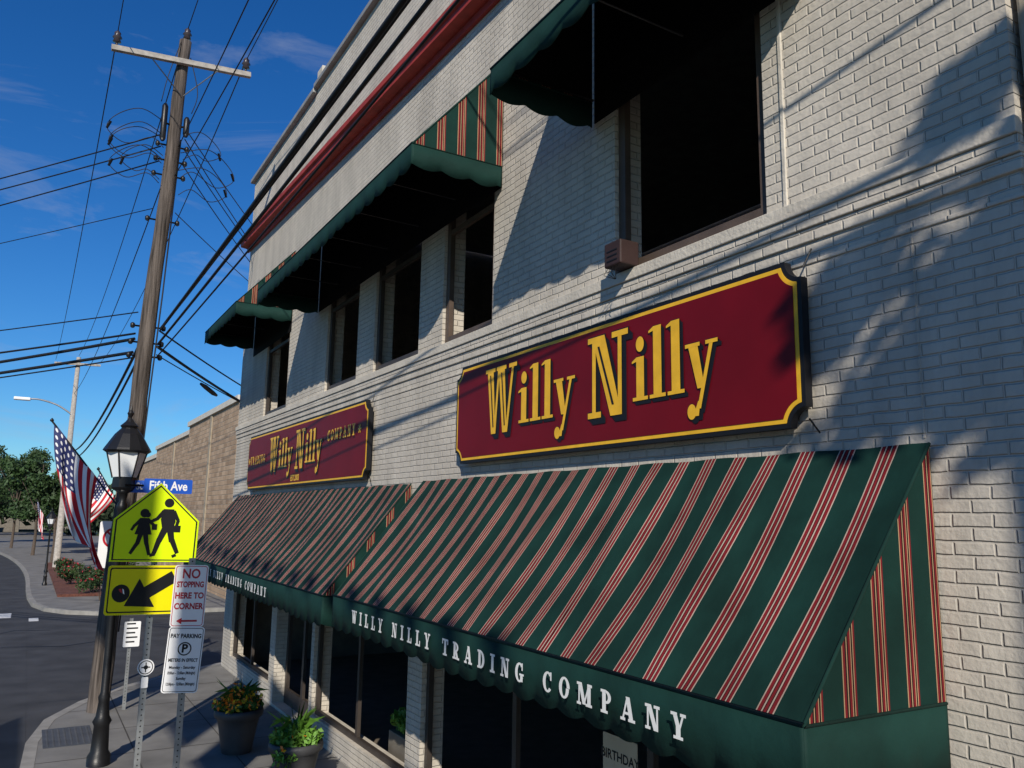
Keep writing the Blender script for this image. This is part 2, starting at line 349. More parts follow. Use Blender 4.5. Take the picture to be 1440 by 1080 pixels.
rp=N(nt,'ShaderNodeMapRange'); rp.inputs['From Min'].default_value=.55; rp.inputs['From Max'].default_value=.85; rp.inputs['To Max'].default_value=.6; L(nz.outputs['Fac'],rp.inputs['Value'])
mx=N(nt,'ShaderNodeMix',data_type='RGBA'); mx.inputs['B'].default_value=(4.5,5.0,6.2,1)
L(rp.outputs[0],mx.inputs['Factor']); L(tint.outputs[0],mx.inputs['A']); L(mx.outputs['Result'],bg.inputs[0]); bg.inputs[1].default_value=.084
scn.view_settings.view_transform='Standard'; scn.view_settings.look='None'; scn.view_settings.exposure=0

# ------------------------------------------------------------------ ground
struct(MB().box(-600,600,-300,900,-3.8,-3.45).obj('ground','grass'))
def xr(y): return .25-(max(0,y-45)**2)*.0018
ys=[-40]+list(range(-30,46,15))+list(range(50,151,5))
mb=MB(); v=[];f=[]
for y in ys: v+=[(xr(y)-9,y,R),(xr(y)+.05,y,R)]
f=[(2*i,2*i+1,2*i+3,2*i+2) for i in range(len(ys)-1)]
struct(mb.add(v,f).obj('road','asphalt'))
struct(MB().add([(-70,12,R-.004),(70,12,R-.004),(70,40,R-.004),(-70,40,R-.004)],[(0,1,2,3)]).obj('side_road','asphalt'))
near=[(.22,-40),(.22,12.5),(.3,14.2),(.55,15.6),(1.1,16.8),(1.8,17.8),(2.8,18.8),(4,19.7),(6,20.6),(8,21),(40,21)]
flat=lambda u,v,d:(u,v,d)
struct(MB().prism(near+[(40,-40)],flat,-3.6,G).obj('sidewalk','concrete'))
far=[(40,31),(4,31),(2.4,31.3),(1.4,32.1),(.8,33.3),(.45,35),(.3,38)]+[(xr(y),y) for y in range(42,150,4)]
struct(MB().prism(far+[(60,146),(60,31)],flat,-3.6,G).obj('sidewalk','concrete'))
def kerb(pl,side):
    P=[Vector((a,b)) for a,b in pl]; A=[];B=[]
    for i,p in enumerate(P):
        t=(P[min(i+1,len(P)-1)]-P[max(i-1,0)]).normalized(); n=Vector((-t.y,t.x))*side
        A.append(p-n*.012); B.append(p+n*.15)
    mb=MB()
    for i in range(len(P)-1):
        q=[A[i],A[i+1],B[i+1],B[i]]
        v=[(a.x,a.y,-3.6) for a in q]+[(a.x,a.y,G+.004) for a in q]
        mb.add(v,[(4,5,6,7),(0,1,5,4),(2,3,7,6)])
    return struct(mb.obj('kerb','kerb'))
kerb(near,-1); kerb(far,-1)
struct(MB().box(-12,-9,-40,12,-3.6,G).obj('sidewalk','concrete'))
mb=MB()
for y in np.arange(-2,18,1.5):
    mb.add([(.4,y,G+.003),(4,y,G+.003),(4,y+.018,G+.003),(.4,y+.018,G+.003)],[(0,1,2,3)])
for x in (1.6,2.8):
    mb.add([(x,-3,G+.006),(x+.018,-3,G+.006),(x+.018,18,G+.006),(x,18,G+.006)],[(0,1,2,3)])
struct(mb.obj('paving_joints','joint'))
mb=MB(); mb.box(.5,1.15,13.75,14.9,G,G+.008)
for i in range(8):
    for j in range(13):
        mb.lathe(.56+i*.077,13.82+j*.082,[(.02,G+.007),(.014,G+.015)],6)
struct(mb.obj('tactile_paving','tactile'))
mb=MB()
for x0,x1,y0,y1 in ((-.55,-.15,31.6,33.0),(-1.6,-1.2,31.6,33.0),(.35,.62,30.4,31.3)):
    mb.add([(x0,y0,R+.004),(x1,y0,R+.004),(x1,y1,R+.004),(x0,y1,R+.004)],[(0,1,2,3)])
struct(mb.obj('road_marking','roadpaint'))
mb=MB()
for pts in (((-.1,13,),(-.35,15),(-.2,17),(-.6,19.5),(-.45,22)),((-1.2,24),(-.2,25),(1.1,24.6),(2.4,25.5)),((-.8,27),(0,28.3),(.9,28))):
    for a,b in zip(pts,pts[1:]):
        a=Vector(a);b=Vector(b);t=(b-a).normalized();n=Vector((-t.y,t.x))*.025
        mb.add([(a.x+n.x,a.y+n.y,R+.004),(b.x+n.x,b.y+n.y,R+.004),(b.x-n.x,b.y-n.y,R+.004),(a.x-n.x,a.y-n.y,R+.004)],[(0,1,2,3)])
struct(mb.obj('tar_seam','cable'))
struct(MB().box(1.3,3.0,37,60,G,G+.1).obj('planting_bed','mulch'))

# ------------------------------------------------------------------ main building
BX=4.0; Y0,Y1=1.98,19.4
bld=top('shop_building',(9,10.7,G),'two storey white painted brick shop building with red cornice','building')
uw=[(3.56,5.18),(7.28,8.5),(9.18,10.75),(11.45,12.95),(15.3,17.05)]
SZ0,SZ1=-2.98,-.55
shop=[(2.95,8.75,SZ0),(9.15,12.75,SZ0),(12.9,15.0,G+.05),(15.35,18.6,SZ0)]
ops=[(a,b,2.0,4.62) for a,b in uw]+[(a,b,z,SZ1) for a,b,z in shop]
def wallmesh(mb,y0,y1,z0,z1,x,ops,dep):
    ysn=sorted({y0,y1}|{o[0] for o in ops}|{o[1] for o in ops}); zsn=sorted({z0,z1}|{o[2] for o in ops}|{o[3] for o in ops})
    iy={y:i for i,y in enumerate(ysn)}; iz={z:i for i,z in enumerate(zsn)}; nz=len(zsn)
    V=[(x,y,z) for y in ysn for z in zsn]; F=[]
    for i,(a,b) in enumerate(zip(ysn,ysn[1:])):
        for j,(c,d) in enumerate(zip(zsn,zsn[1:])):
            my,mz=(a+b)/2,(c+d)/2
            if any(o[0]<my<o[1] and o[2]<mz<o[3] for o in ops): continue
            F.append((i*nz+j,i*nz+j+1,(i+1)*nz+j+1,(i+1)*nz+j))
    for a,b,c,d in ops:
        o=len(V); X=x+dep; V+=[(X,a,c),(X,b,c),(X,b,d),(X,a,d)]
        p=[iy[a]*nz+iz[c],iy[b]*nz+iz[c],iy[b]*nz+iz[d],iy[a]*nz+iz[d]]
        for k in range(4): F.append((p[k],p[(k+1)%4],o+(k+1)%4,o+k))
    mb.add(V,F)
mb=MB(); wallmesh(mb,Y0,Y1,G,7.95,BX,ops,.28)
mb.add([(BX,Y0,G),(14,Y0,G),(14,Y0,7.95),(BX,Y0,7.95)],[(0,1,2,3)])
mb.add([(BX,Y1,G),(14,Y1,G),(14,Y1,7.95),(BX,Y1,7.95)],[(0,3,2,1)])
mb.add([(14,Y0,G),(14,Y1,G),(14,Y1,7.95),(14,Y0,7.95)],[(0,1,2,3)])
mb.obj('wall','brick',bld)
MB().box(4.05,13.95,Y0+.05,Y1-.05,7.3,7.4).obj('roof','coping',bld)
mb=MB(); x0,x1=4.3,8.5
mb.add([(x1,Y0+.1,G+.02),(x1,Y1-.1,G+.02),(x1,Y1-.1,.2),(x1,Y0+.1,.2),(x0,Y0+.1,G+.02),(x0,Y1-.1,G+.02),(x0,Y1-.1,.2),(x0,Y0+.1,.2)],[(0,1,2,3),(4,5,1,0),(7,6,2,3),(4,0,3,7),(5,6,2,1)])
mb.obj('interior_room','interior',bld)
for z0,z1,p in ((1.895,1.985,.050),(1.80,1.892,.034),(1.715,1.797,.018),(1.575,1.60,.010)):
    MB().box(BX-p,BX+.02,Y0-.02,Y1+.02,z0,z1).obj('belt_course','trim' if p>.04 else 'brick',bld,bevel=.006)
MB().box(BX-.012,BX+.01,3.385,3.415,1.99,7.9).obj('corner_bead','trim',bld,bevel=.005)
MB().box(BX-.005,BX+.01,2.56,2.570,.45,1.55).obj('paint_ridge','brick',bld)
def window(a,b,z0,z1,rail=True,mull=0,fm='frame',gm='glass',x=None,fw=.07,sill=True):
    x=x or BX+.15; mb=MB()
    mb.box(x,x+.06,a,a+fw,z0,z1); mb.box(x,x+.06,b-fw,b,z0,z1)
    mb.box(x+.002,x+.058,a+fw,b-fw,z1-fw,z1); mb.box(x+.002,x+.058,a+fw,b-fw,z0,z0+fw)
    if rail: zm=z0+(z1-z0)*.52; mb.box(x+.004,x+.05,a+fw,b-fw,zm-.03,zm+.03)
    for i in range(mull):
        ym=a+(b-a)*(i+1)/(mull+1); mb.box(x+.006,x+.056,ym-.035,ym+.035,z0+fw,z1-fw)
    o=mb.obj('window',fm,bld)
    MB().add([(x+.035,a+.01,z0+.01),(x+.035,b-.01,z0+.01),(x+.035,b-.01,z1-.01),(x+.035,a+.01,z1-.01)],[(0,3,2,1)]).obj('glass',gm,o)
    if sill: MB().box(BX+.0,x-.002,a+.003,b-.003,z0+.002,z0+.03).obj('sill','frame2',o)
    return o
for i,(a,b) in enumerate(uw): window(a,b,2.0,4.62,rail=i>0,fm='frame2' if i in (0,1) else 'frame',x=BX+.04,fw=.085)
window(2.95,8.75,SZ0,SZ1,rail=False,mull=2,gm='shopglass',x=BX+.06)
window(9.15,12.75,SZ0,SZ1,rail=False,mull=1,gm='shopglass',x=BX+.06)
window(15.35,18.6,SZ0,SZ1,rail=False,mull=1,gm='shopglass',x=BX+.06)
d=MB(); x=BX+.2
d.box(x,x+.06,12.93,13.03,G+.05,SZ1); d.box(x,x+.06,14.88,14.98,G+.05,SZ1); d.box(x,x+.055,13.03,14.88,SZ1-.1,SZ1); d.box(x,x+.05,13.91,14.01,G+.05,SZ1-.1); d.box(x,x+.052,13.03,13.91,G+.05,G+.3); d.box(x,x+.052,14.01,14.88,G+.05,G+.3)
do=d.obj('door','frame',bld)
MB().add([(x+.03,12.95,G+.1),(x+.03,14.95,G+.1),(x+.03,14.95,SZ1-.02),(x+.03,12.95,SZ1-.02)],[(0,1,2,3)]).obj('glass','shopglass',do)
MB().tube([(x-.05,13.86,G+.9),(x-.07,13.86,G+1.1),(x-.05,13.86,G+1.3)],.012).obj('handle','alum',do)
# cornice (follows the slightly rising eaves line)
cz=lambda y:-.36+.042*(y-8)
def yprism(mb,prof,a,b,m=0):
    n=len(prof); A=[(x,a,z+cz(a)) for x,z in prof]; B=[(x,b,z+cz(b)) for x,z in prof]
    mb.add(A+B,[(i,(i+1)%n,n+(i+1)%n,n+i) for i in range(n)]+[tuple(range(n)),tuple(range(n,2*n))],m)
cor=MB()
yprism(cor,[(BX-.001,6.10),(BX-.05,6.10),(BX-.05,6.19),(BX-.20,6.21),(BX-.21,6.28),(BX-.25,6.30),(BX-.26,6.37),(BX-.001,6.42)],Y0-.02,Y1+.15)
cr=cor.obj('cornice','red_trim',bld)
for i in range(23):
    y=Y0+.25+i*.76
    b=MB(); q=[(BX-.15,6.20),(BX-.15,6.10),(BX-.13,6.02),(BX-.10,5.98),(BX-.10,5.88),(BX-.07,5.80),(BX-.003,5.76),(BX-.003,6.098),(BX-.053,6.098),(BX-.053,6.186)]
    yprism(b,q,y,y+.17); b.obj('bracket','red_trim',cr)
pc=MB(); pc.box(BX-.09,BX+.4,14.4,Y1+.12,7.97,8.06)
pc.box(BX-.09,BX+.42,Y0,14.39,8.04,8.13)
pc.obj('coping','coping',bld,bevel=.01)
MB().box(BX-.05,BX+.3,14.0,14.3,8.132,8.34).obj('parapet_block','trim',bld,bevel=.01)
MB().box(BX+.001,BX+.38,Y0,14.39,7.951,8.038).obj('parapet_course','trim',bld)

# ------------------------------------------------------------------ awnings
def awning(y0,y1,zt,zb,label,val=.33,xf=2.95,letters=None,per=.27,amp=.032,painted_shade=False):
    a=top('awning',(BX,(y0+y1)/2,zb),label,'awning','striped fabric awnings on the shop front')
    nx,ns=int((y1-y0)/.12)+1,10
    v=[];f=[]
    for i in range(nx+1):
        y=y0+(y1-y0)*i/nx; rib=abs(math.sin(math.pi*(y-y0)/((y1-y0)/round((y1-y0)/1.05))))
        for j in range(ns+1):
            s=j/ns; sag=.045*math.sin(math.pi*s)*rib+.006*math.sin(y*9+s*5)
            v.append((BX-.02-(BX-.02-xf)*s+sag*.76,y,zt-(zt-zb)*s-sag*.65))
    f=[(i*(ns+1)+j,(i+1)*(ns+1)+j,(i+1)*(ns+1)+j+1,i*(ns+1)+j+1) for i in range(nx) for j in range(ns)]
    MB().add(v,f,0,True).obj('canopy','stripe_y',a)
    for y in (y0,y1):
        MB().add([(BX-.02,y,zt),(xf,y,zb),(BX-.02,y,zb)],[(0,1,2)]).obj('side_panel','stripe_x',a)
    if painted_shade:
        MB().add([(p[0]+.01,min(max(p[1],y0+.01),y1-.01),p[2]-.02) for p in v],f,0,True).obj('shade_sheet','painted_shade',a)  # dark sheet below the canopy, underside shade put into its colour
        MB().add([(BX-.03,y1-.012,zt-.03),(xf+.02,y1-.012,zb+.01),(BX-.03,y1-.012,zb+.01)],[(0,1,2)]).obj('shade_sheet','painted_shade',a)  # same dark colour for the shaded inside of the far side
    def valance(p0,p1,name='valance'):
        p0=Vector(p0);p1=Vector(p1); l=(p1-p0).length; n=max(8,int(l/.022)); nrm=(p1-p0).normalized().cross(Vector((0,0,1)))
        v=[];f=[]
        for i in range(n+1):
            t=l*i/n; p=p0+(p1-p0)*(i/n); q=p+nrm*(.006*math.sin(t*5.1)+.004*math.sin(t*13))
            h=val-amp*(1-abs(math.sin(math.pi*t/per)))+.010*math.sin(t*2.3)
            v+=[(p.x,p.y,p.z),((p.x+q.x)/2,(p.y+q.y)/2,p.z-h*.5),(q.x,q.y,p.z-h)]
        f=[(3*i+k,3*i+3+k,3*i+4+k,3*i+1+k) for i in range(n) for k in (0,1)]
        o=MB().add(v,f,0,True).obj(name,'green',a)
        s=o.modifiers.new('thickness','SOLIDIFY'); s.thickness=.006; s.offset=0
    valance((xf,y0,zb),(xf,y1,zb)); valance((xf,y0,zb),(BX-.02,y0,zb)); valance((xf,y1,zb),(BX-.02,y1,zb))
    tr=MB(); tr.tube([(xf,y0-.004,zb+.008),(xf,y1+.004,zb+.008)],.011)
    for y in (y0,y1):
        tr.tube([(xf,y,zb),(BX-.02,y,zt)],.009); tr.tube([(xf,y,zb),(BX-.02,y,zb)],.009)
    tr.obj('piping','green',a)
    fr=MB(); k=round((y1-y0)/1.05)
    for i in range(k+1):
        y=y0+.03+(y1-y0-.06)*i/k
        fr.tube([(BX-.03,y,zb+.01),(xf+.03,y,zb+.02),(BX-.04,y,zt-.06)],.012)
    fr.tube([(xf+.03,y0+.02,zb+.0),(xf+.03,y1-.02,zb+.0)],.012)
    fr.obj('support_frame','iron',a)
    if painted_shade: MB().box(BX-.012,BX-.003,y0+.02,y1-.02,3.46,zt-.06).obj('shade_panel','painted_shade',a)  # near-black panel painting the awning's shade onto the wall
    if letters:
        mb=MB(); mb.flat(line(letters,4.98,.125,1.12),fac((y0+y1)/2,zb-.205,xf),.016)
        mb.obj('lettering','white_letter',a)
    return a
awning(2.53,8.83,.42,-.86,'green awning with red and cream stripes and white lettered valance',letters='WILLY NILLY TRADING COMPANY')
awning(9.2,18.7,.40,-.90,'long striped awning with lettered green scalloped valance over shop entrance',letters='WILLY NILLY TRADING COMPANY')
awning(3.1,5.48,4.88,3.66,'striped window awning with green scalloped edge on upper storey',val=.25,per=.33,amp=.04,painted_shade=True)
awning(7.10,13.5,4.88,3.68,'wide striped window awning over three upper windows',val=.25,per=.33,amp=.04,painted_shade=True)
awning(15.2,18.3,5.05,3.88,'small striped window awning with green scalloped edge',val=.25,per=.33,amp=.04,painted_shade=True)

# ------------------------------------------------------------------ sign boards
def willy(mb_b,mb_g,mb_r,fr,u0,v0):
    P=[]
    P.append((place(glyph('1')[0],u0,v0-.06,.66,.56),1)); x=u0+.65
    for c in 'illy': P.append((place(glyph(c)[0],x,v0,.53,.44),0)); x+=glyph(c)[1]*.44
    x=u0+1.77
    P.append((place(glyph('2')[0],x,v0-.07,.67,.54),1)); x+=.575
    for c in 'illy': P.append((place(glyph(c)[0],x,v0+.01,.54,.43),0)); x+=glyph(c)[1]*.43
    d=.004
    for polys,big in P:
        offs=[(.01,-.01),(.02,-.02),(.032,-.03)]+([(.044,-.04),(.056,-.05),(-.010,.008),(.010,.010)] if big else [(-.006,.006)])
        for k,(a,b) in enumerate(offs):
            mb_b.flat([[(p[0]+a,p[1]+b) for p in q] for q in polys],fr,d+k*.0004,step=.00004)
        mb_g.flat(polys,fr,d+.006,step=.00015)
    # narrow dark inlines split the thick strokes of the two capitals
    W=place([Dg(.160,.90,.285,.10,.040),Dg(.560,.90,.685,.10,.040)],u0,v0-.06,.66,.56)
    Nn=place([Dg(.25,.87,.60,.13,.05)],u0+1.77,v0-.07,.67,.54)
    mb_r.flat(W+Nn,fr,d+.0078,step=.0001)
def board(ya,yb,za,zb,label,full,ush=0):
    s=top('shop_sign',(BX,(ya+yb)/2,za),label,'sign','crimson and gold signs on the shop wall')
    W=yb-ya; H=zb-za; yc=(ya+yb)/2; zc=(za+zb)/2; xf=BX-.10
    fr=fac(yc,zc,xf)
    MB().prism(notched(W,H,.12,0),fr,-.06,0).obj('board','black',s)
    MB().prism(notched(W,H,.12,.03),fr,.0005,.003).obj('gold_border','gold',s)
    MB().prism(notched(W,H,.12,.058),fr,.0035,.0065).obj('panel','signred',s)
    for u in (-W/2+.3,W/2-.3):
        for v in (-H/2+.1,H/2-.1): MB().tube([(xf+.058,yc-u,zc+v),(BX+.01,yc-u,zc+v)],.02).obj('bracket','iron',s)
    MB().tube([(xf+.05,ya+.02,zb-.05),(xf+.05,ya-.05,zb+.05)],.006).obj('tie_rod','iron',s); MB().tube([(xf+.05,ya+.02,za+.05),(xf+.05,ya-.05,za-.04)],.006).obj('tie_rod','iron',s)
    b,g,r=MB(),MB(),MB(); fr2=fac(yc,zc,xf-.0065)
    willy(b,g,r,fr2,-1.70+ush,-.20)
    if full:
        g.flat([[(p[0]-2.62,p[1]-.05) for p in q] for q in line('TRADING',1.25,.17,.95)],fr2,.006)
        g.flat([[(p[0]+2.46,p[1]+.08) for p in q] for q in line('COMPANY',1.3,.17,.95)],fr2,.006)
        for u,vv in ((-3.35,.03),(3.24,.16)):
            for k in range(3): g.flat([stroke((u-.065*math.cos(k*1.047),vv-.065*math.sin(k*1.047)),(u+.065*math.cos(k*1.047),vv+.065*math.sin(k*1.047)),.024)],fr2,.006+.0002*k)
    b.obj('lettering_shadow','black',s); g.obj('lettering','gold',s); r.obj('lettering_inline','black',s)
    if full: textpart('EST.2003',.14,fr2,.10,-.42,.006,'gold',s,off=.005)
    return s
board(3.23,7.86,.565,1.60,'crimson hanging wall sign with gold lettering and notched corners',False,.07)
board(10.55,17.65,.50,1.60,'long crimson wall sign with gold lettering and gold border',True)

ab=top('alarm_box',(3.9,4.98,1.99),'small dark brown metal alarm box on the wall ledge','alarm box')
MB().box(3.80,3.99,4.86,5.07,1.99,2.19).obj('housing','boxbrown',ab,bevel=.012)
mb=MB()
for i in range(3): mb.box(3.796,3.799,4.90,5.03,2.03+i*.04,2.04+i*.04)
mb.obj('grille','black',ab)
for i in range(4): MB().tube([(3.82,4.92+i*.04,1.99),(3.79,4.91+i*.05,1.93),(3.82+.02*i,4.94+.03*i,1.88+.01*i)],.003,4).obj('loose_wire','cable',ab)
cd=top('window_card',(BX+.05,5.2,-1.9),'kraft card reading birthday hanging inside the shop window','card')
fr=fac(5.22,-1.83,BX+.05)
MB().prism(rrect(.42,.40,.01),fr,-.004,0).obj('card','paper',cd)
textpart('BIRTHDAY',.098,fr,0,.05,.002,'black',cd,off=.002)

# ------------------------------------------------------------------ neighbours
nb=top('neighbour_building',(9,-4,G),'tan stone building adjoining the white shop','building')
MB().box(4.03,14,-12,Y0-.03,G,9).obj('wall','tanstone',nb,bevel=.02)
ob=top('brick_building',(14,65,G),'low tan brick building with pale coping across the side street','building')
MB().box(7,30,34,46,G,4.55).obj('wall','tan',ob); MB().box(6.9,30.1,33.9,46.1,4.55,4.80).obj('coping','palecoping',ob)
MB().box(7.4,30,46.2,62,G,4.35).obj('wall','tan',ob); MB().box(7.3,30.1,46.15,62.1,4.35,4.60).obj('coping','palecoping',ob)
MB().box(7.8,30,62.2,96,G,4.0).obj('wall','tan',ob); MB().box(7.7,30.1,62.15,96.1,4.0,4.3).obj('coping','palecoping',ob)
MB().box(6.95,6.999,39.5,39.9,G,4.549).obj('pilaster','tanstone',ob)
MB().box(7.35,7.399,53.5,53.9,G,4.349).obj('pilaster','tanstone',ob)
for x,y,lab in ((-6,150,'small distant house with red roof'),(3,165,'small distant house with red shingle roof')):
    h=top('house',(x,y,G),lab,'house','distant houses')
    MB().box(x-5,x+5,y,y+8,G,1.5).obj('wall','siding',h)
    MB().add([(x-5.5,y-.4,1.5),(x+5.5,y-.4,1.5),(x+5.5,y+8.4,1.5),(x-5.5,y+8.4,1.5),(x-5.5,y+4,4),(x+5.5,y+4,4)],[(0,1,5,4),(2,3,4,5),(0,4,3),(1,2,5)]).obj('roof','roofred',h)

# ------------------------------------------------------------------ foliage
def leaves(clumps,n,size):
    rs=np.random
    tot=sum(c[3]**2 for c in clumps); V=[];F=[]
    for cx,cy,cz_,r in clumps:
        k=int(n*r*r/tot)
        d=rs.normal(size=(k,3)); d/=np.linalg.norm(d,axis=1)[:,None]
        rad=r*(rs.rand(k)**.45)[:,None]*(.75+.5*rs.rand(k))[:,None]
        p=np.array([cx,cy,cz_])+d*rad*np.array([1,1,.8])
        for q in p:
            a=rs.normal(size=3); a/=np.linalg.norm(a); b=np.cross(a,rs.normal(size=3)); b/=np.linalg.norm(b)
            s=size*(.6+.8*rs.rand()); o=len(V)
            V+= [tuple(q-a*s),tuple(q+b*s*.5),tuple(q+a*s),tuple(q-b*s*.5)]; F.append((o,o+1,o+2,o+3))
    return MB().add(V,F)
def tree(x,y,h,r,label,lo=.34,hi=.88,n=8500,nc=15,ls=.14):
    t=top('tree',(x,y,G),label,'tree','trees along the kerb')
    mb=MB(); zt=G+h*(lo+.06)
    mb.tube([(x,y,G-.05),(x+.05,y,G+h*.2),(x-.03,y,zt),(x+.1,y,G+h*.85)],[.14,.11,.08,.03],8)
    cl=[]
    for i in range(nc):
        a=random.uniform(0,6.28); rr=r*random.uniform(.2,.95); z=G+h*random.uniform(lo,hi)
        p=(x+rr*math.cos(a),y+rr*math.sin(a),z); cl.append((*p,r*random.uniform(.24,.42)))
        mb.tube([(x,y,zt-random.uniform(0,.6)),((x+p[0])/2,(y+p[1])/2,(zt+p[2])/2+.1),p],[.05,.035,.012],5)
    cl.append((x,y,G+h*(lo+hi)/2,r*.5))
    mb.obj('trunk','bark',t); leaves(cl,n,ls).obj('crown','leaf',t)
tree(1.6,60,6.2,1.6,'small leafy street tree with thin trunk in mulch')
tree(.6,72,8.0,2.0,'upright leafy street tree beside the kerb')
tree(-1.0,86,9.6,2.6,'tall leafy street tree beside the curving road')
tree(2.4,84,6.8,2.2,'leafy street tree in front of low buildings')
tree(-3.6,100,9.6,3.2,'broad leafy street tree at the bend of the road')
tree(.9,-3.3,9.4,1.0,'unseen street tree with high crown added to shade the shop wall',lo=.82,hi=.97,n=2600,nc=8,ls=.09)  # out of view, added only to throw shade on the right wall
cl=[(random.uniform(-60,14),random.uniform(125,142),G+random.uniform(1,5.5),random.uniform(2.6,4)) for _ in range(70)]
tl=leaves(cl,16000,.6).obj('treeline','hill'); tag(tl,'far-off band of dark green trees behind the street','trees',kind='stuff')
def shrub(x,y,h,label):
    s=top('shrub',(x,y,G),label,'shrub','shrubs in the planting bed')
    mb=MB()
    for i in range(7):
        a=i*.9; mb.tube([(x,y,G+.05),(x+.2*math.cos(a),y+.2*math.sin(a),G+h*.6)],[.015,.006],4)
    mb.obj('stem','bark',s)
    cl=[(x+random.uniform(-.35,.35),y+random.uniform(-.35,.35),G+h*random.uniform(.3,.85),random.uniform(.2,.3)) for _ in range(8)]
    leaves(cl,1500,.05).obj('leaves','leaf',s)
    leaves([(c[0],c[1]-.1,c[2]+.1,c[3]) for c in cl],70,.045).obj('flowers','fl_red',s)
for x,y,h in ((2.6,34.4,1.3),(3.3,34.9,1.5),(2.5,37.5,1.2),(1.9,42,1.0),(1.9,47,1.0)): shrub(x,y,h,'leafy green shrub with red flowers in mulch bed')
def planter(x,y,label,s=1,flowers=True):
    lf='leaf2' if flowers else 'leaf3'
    p=top('planter',(x,y,G),label,'planter','flower pots on the sidewalk')
    pr=[(.19,0),(.21,.02),(.22,.08),(.27,.36),(.30,.48),(.335,.50),(.345,.55),(.335,.60),(.30,.60),(.28,.54)]
    MB().lathe(x,y,[(r*s,G+z*s) for r,z in pr],28).obj('pot','pot',p)
    MB().lathe(x,y,[(.288*s,G+.53*s),(.288*s,G+.55*s)],20).obj('soil','mulch',p)
    cl=[(x+.22*math.cos(i*1.05)*s,y+.22*math.sin(i*1.05)*s,G+(.63+.05*random.random())*s,.13*s) for i in range(6)]+[(x,y,G+.74*s,.17*s)]
    if not flowers: cl.append((x-.18*s,y-.2*s,G+.50*s,.15*s))
    leaves(cl,1500,.038).obj('foliage',lf,p)
    mb=MB()
    for i in range(34):
        a=random.uniform(0,6.28); l=random.uniform(.15,.42)*s; z=G+.62*s
        mb.add([(x,y,z),(x+l*.5*math.cos(a)-.015,y+l*.5*math.sin(a),z+.26*s),(x+l*math.cos(a),y+l*math.sin(a),z+random.uniform(.05,.42)*s),(x+l*.5*math.cos(a)+.015,y+l*.5*math.sin(a)+.02,z+.2*s)],[(0,1,2,3)])
    mb.obj('leaf_blades',lf,p)
    for nm,mt,k in (('orange_flowers','fl_orange',240 if flowers else 14),('yellow_flowers','fl_yellow',170 if flowers else 8)):
        leaves([(c[0]-.03,c[1]-.06,c[2]+.07,c[3]*1.1) for c in cl],k,.032).obj(nm,mt,p)
planter(2.85,12.4,'large grey pot of orange and yellow flowers by the shop door',.98)
planter(3.1,10.4,'grey pot with bright green trailing foliage by shop window',.96,False)
wb=top('window_plant',(4.5,9.9,-2.7),'leafy plant in a pale box behind the shop window','plant')
MB().box(4.35,4.62,9.9,10.5,-3.28,-2.75).obj('box','goods_a',wb,bevel=.01)
leaves([(4.48,10.0+.12*i,-2.6,.15) for i in range(4)],700,.05).obj('foliage','leaf3',wb)

# ------------------------------------------------------------------ street lamp
def lamp(x,y,label,s=1,n=6):
    l=top('street_lamp',(x,y,G),label,'street lamp','black lantern street lamps')
    Z=lambda h:G+h*s
    MB().lathe(x,y,[(.145*s,Z(0)),(.145*s,Z(.12)),(.11*s,Z(.18)),(.095*s,Z(.5)),(.12*s,Z(.55)),(.085*s,Z(.62)),(.065*s,Z(.8)),(.075*s,Z(.86)),(.052*s,Z(.92)),(.046*s,Z(3.3)),(.07*s,Z(3.34)),(.07*s,Z(3.4)),(.045*s,Z(3.45)),(.06*s,Z(3.56)),(.12*s,Z(3.6))],16).obj('post','iron',l)
    MB().lathe(x,y,[(.13*s,Z(3.6)),(.16*s,Z(3.64)),(.15*s,Z(3.78)),(.11*s,Z(3.78))],n,smooth=False).obj('collar','iron',l)
    MB().lathe(x,y,[(.155*s,Z(3.785)),(.255*s,Z(4.13))],n,smooth=False).obj('glass','milk',l)
    mb=MB()
    for j in range(n):
        a=2*math.pi*j/n; mb.tube([(x+.16*s*math.cos(a),y+.16*s*math.sin(a),Z(3.77)),(x+.262*s*math.cos(a),y+.262*s*math.sin(a),Z(4.14))],.013*s,4)
    mb.obj('lantern_frame','iron',l)
    MB().lathe(x,y,[(.27*s,Z(4.12)),(.315*s,Z(4.15)),(.30*s,Z(4.18)),(.18*s,Z(4.38)),(.10*s,Z(4.47)),(.12*s,Z(4.5)),(.06*s,Z(4.56)),(.02*s,Z(4.62)),(.045*s,Z(4.68)),(.02*s,Z(4.73)),(.005*s,Z(4.82))],n*2,smooth=False).obj('lantern_roof','iron',l)
    return l
lamp(1.12,12.6,'black lantern street lamp with fluted base on the sidewalk')
lamp(1.15,52,'distant black lantern street lamp beside trees',.72)
lamp(.95,43,'black lantern street lamp beside planting bed',.72)
sn=top('street_name_sign',(1.3,12.45,.2),'blue street name signs with white lettering on lamp post','street sign')
fr=face((1.67,12.40,.37),.05)
MB().prism(rrect(.64,.20,.02),fr,-.004,0).obj('blade','blue',sn)
textpart('Fifth Ave',.175,fr,.0,0,.002,'signwhite',sn,off=.004,sx=.80)
fr=face((1.27,12.56,.36),-.25)
MB().prism(rrect(.26,.17,.02),fr,-.004,0).obj('blade','blue',sn)
textpart('n St',.13,fr,.0,0,.002,'signwhite',sn,off=.003,sx=.8)
MB().tube([(1.12,12.45,.37),(1.4,12.43,.37)],.015).obj('bracket','iron',sn)

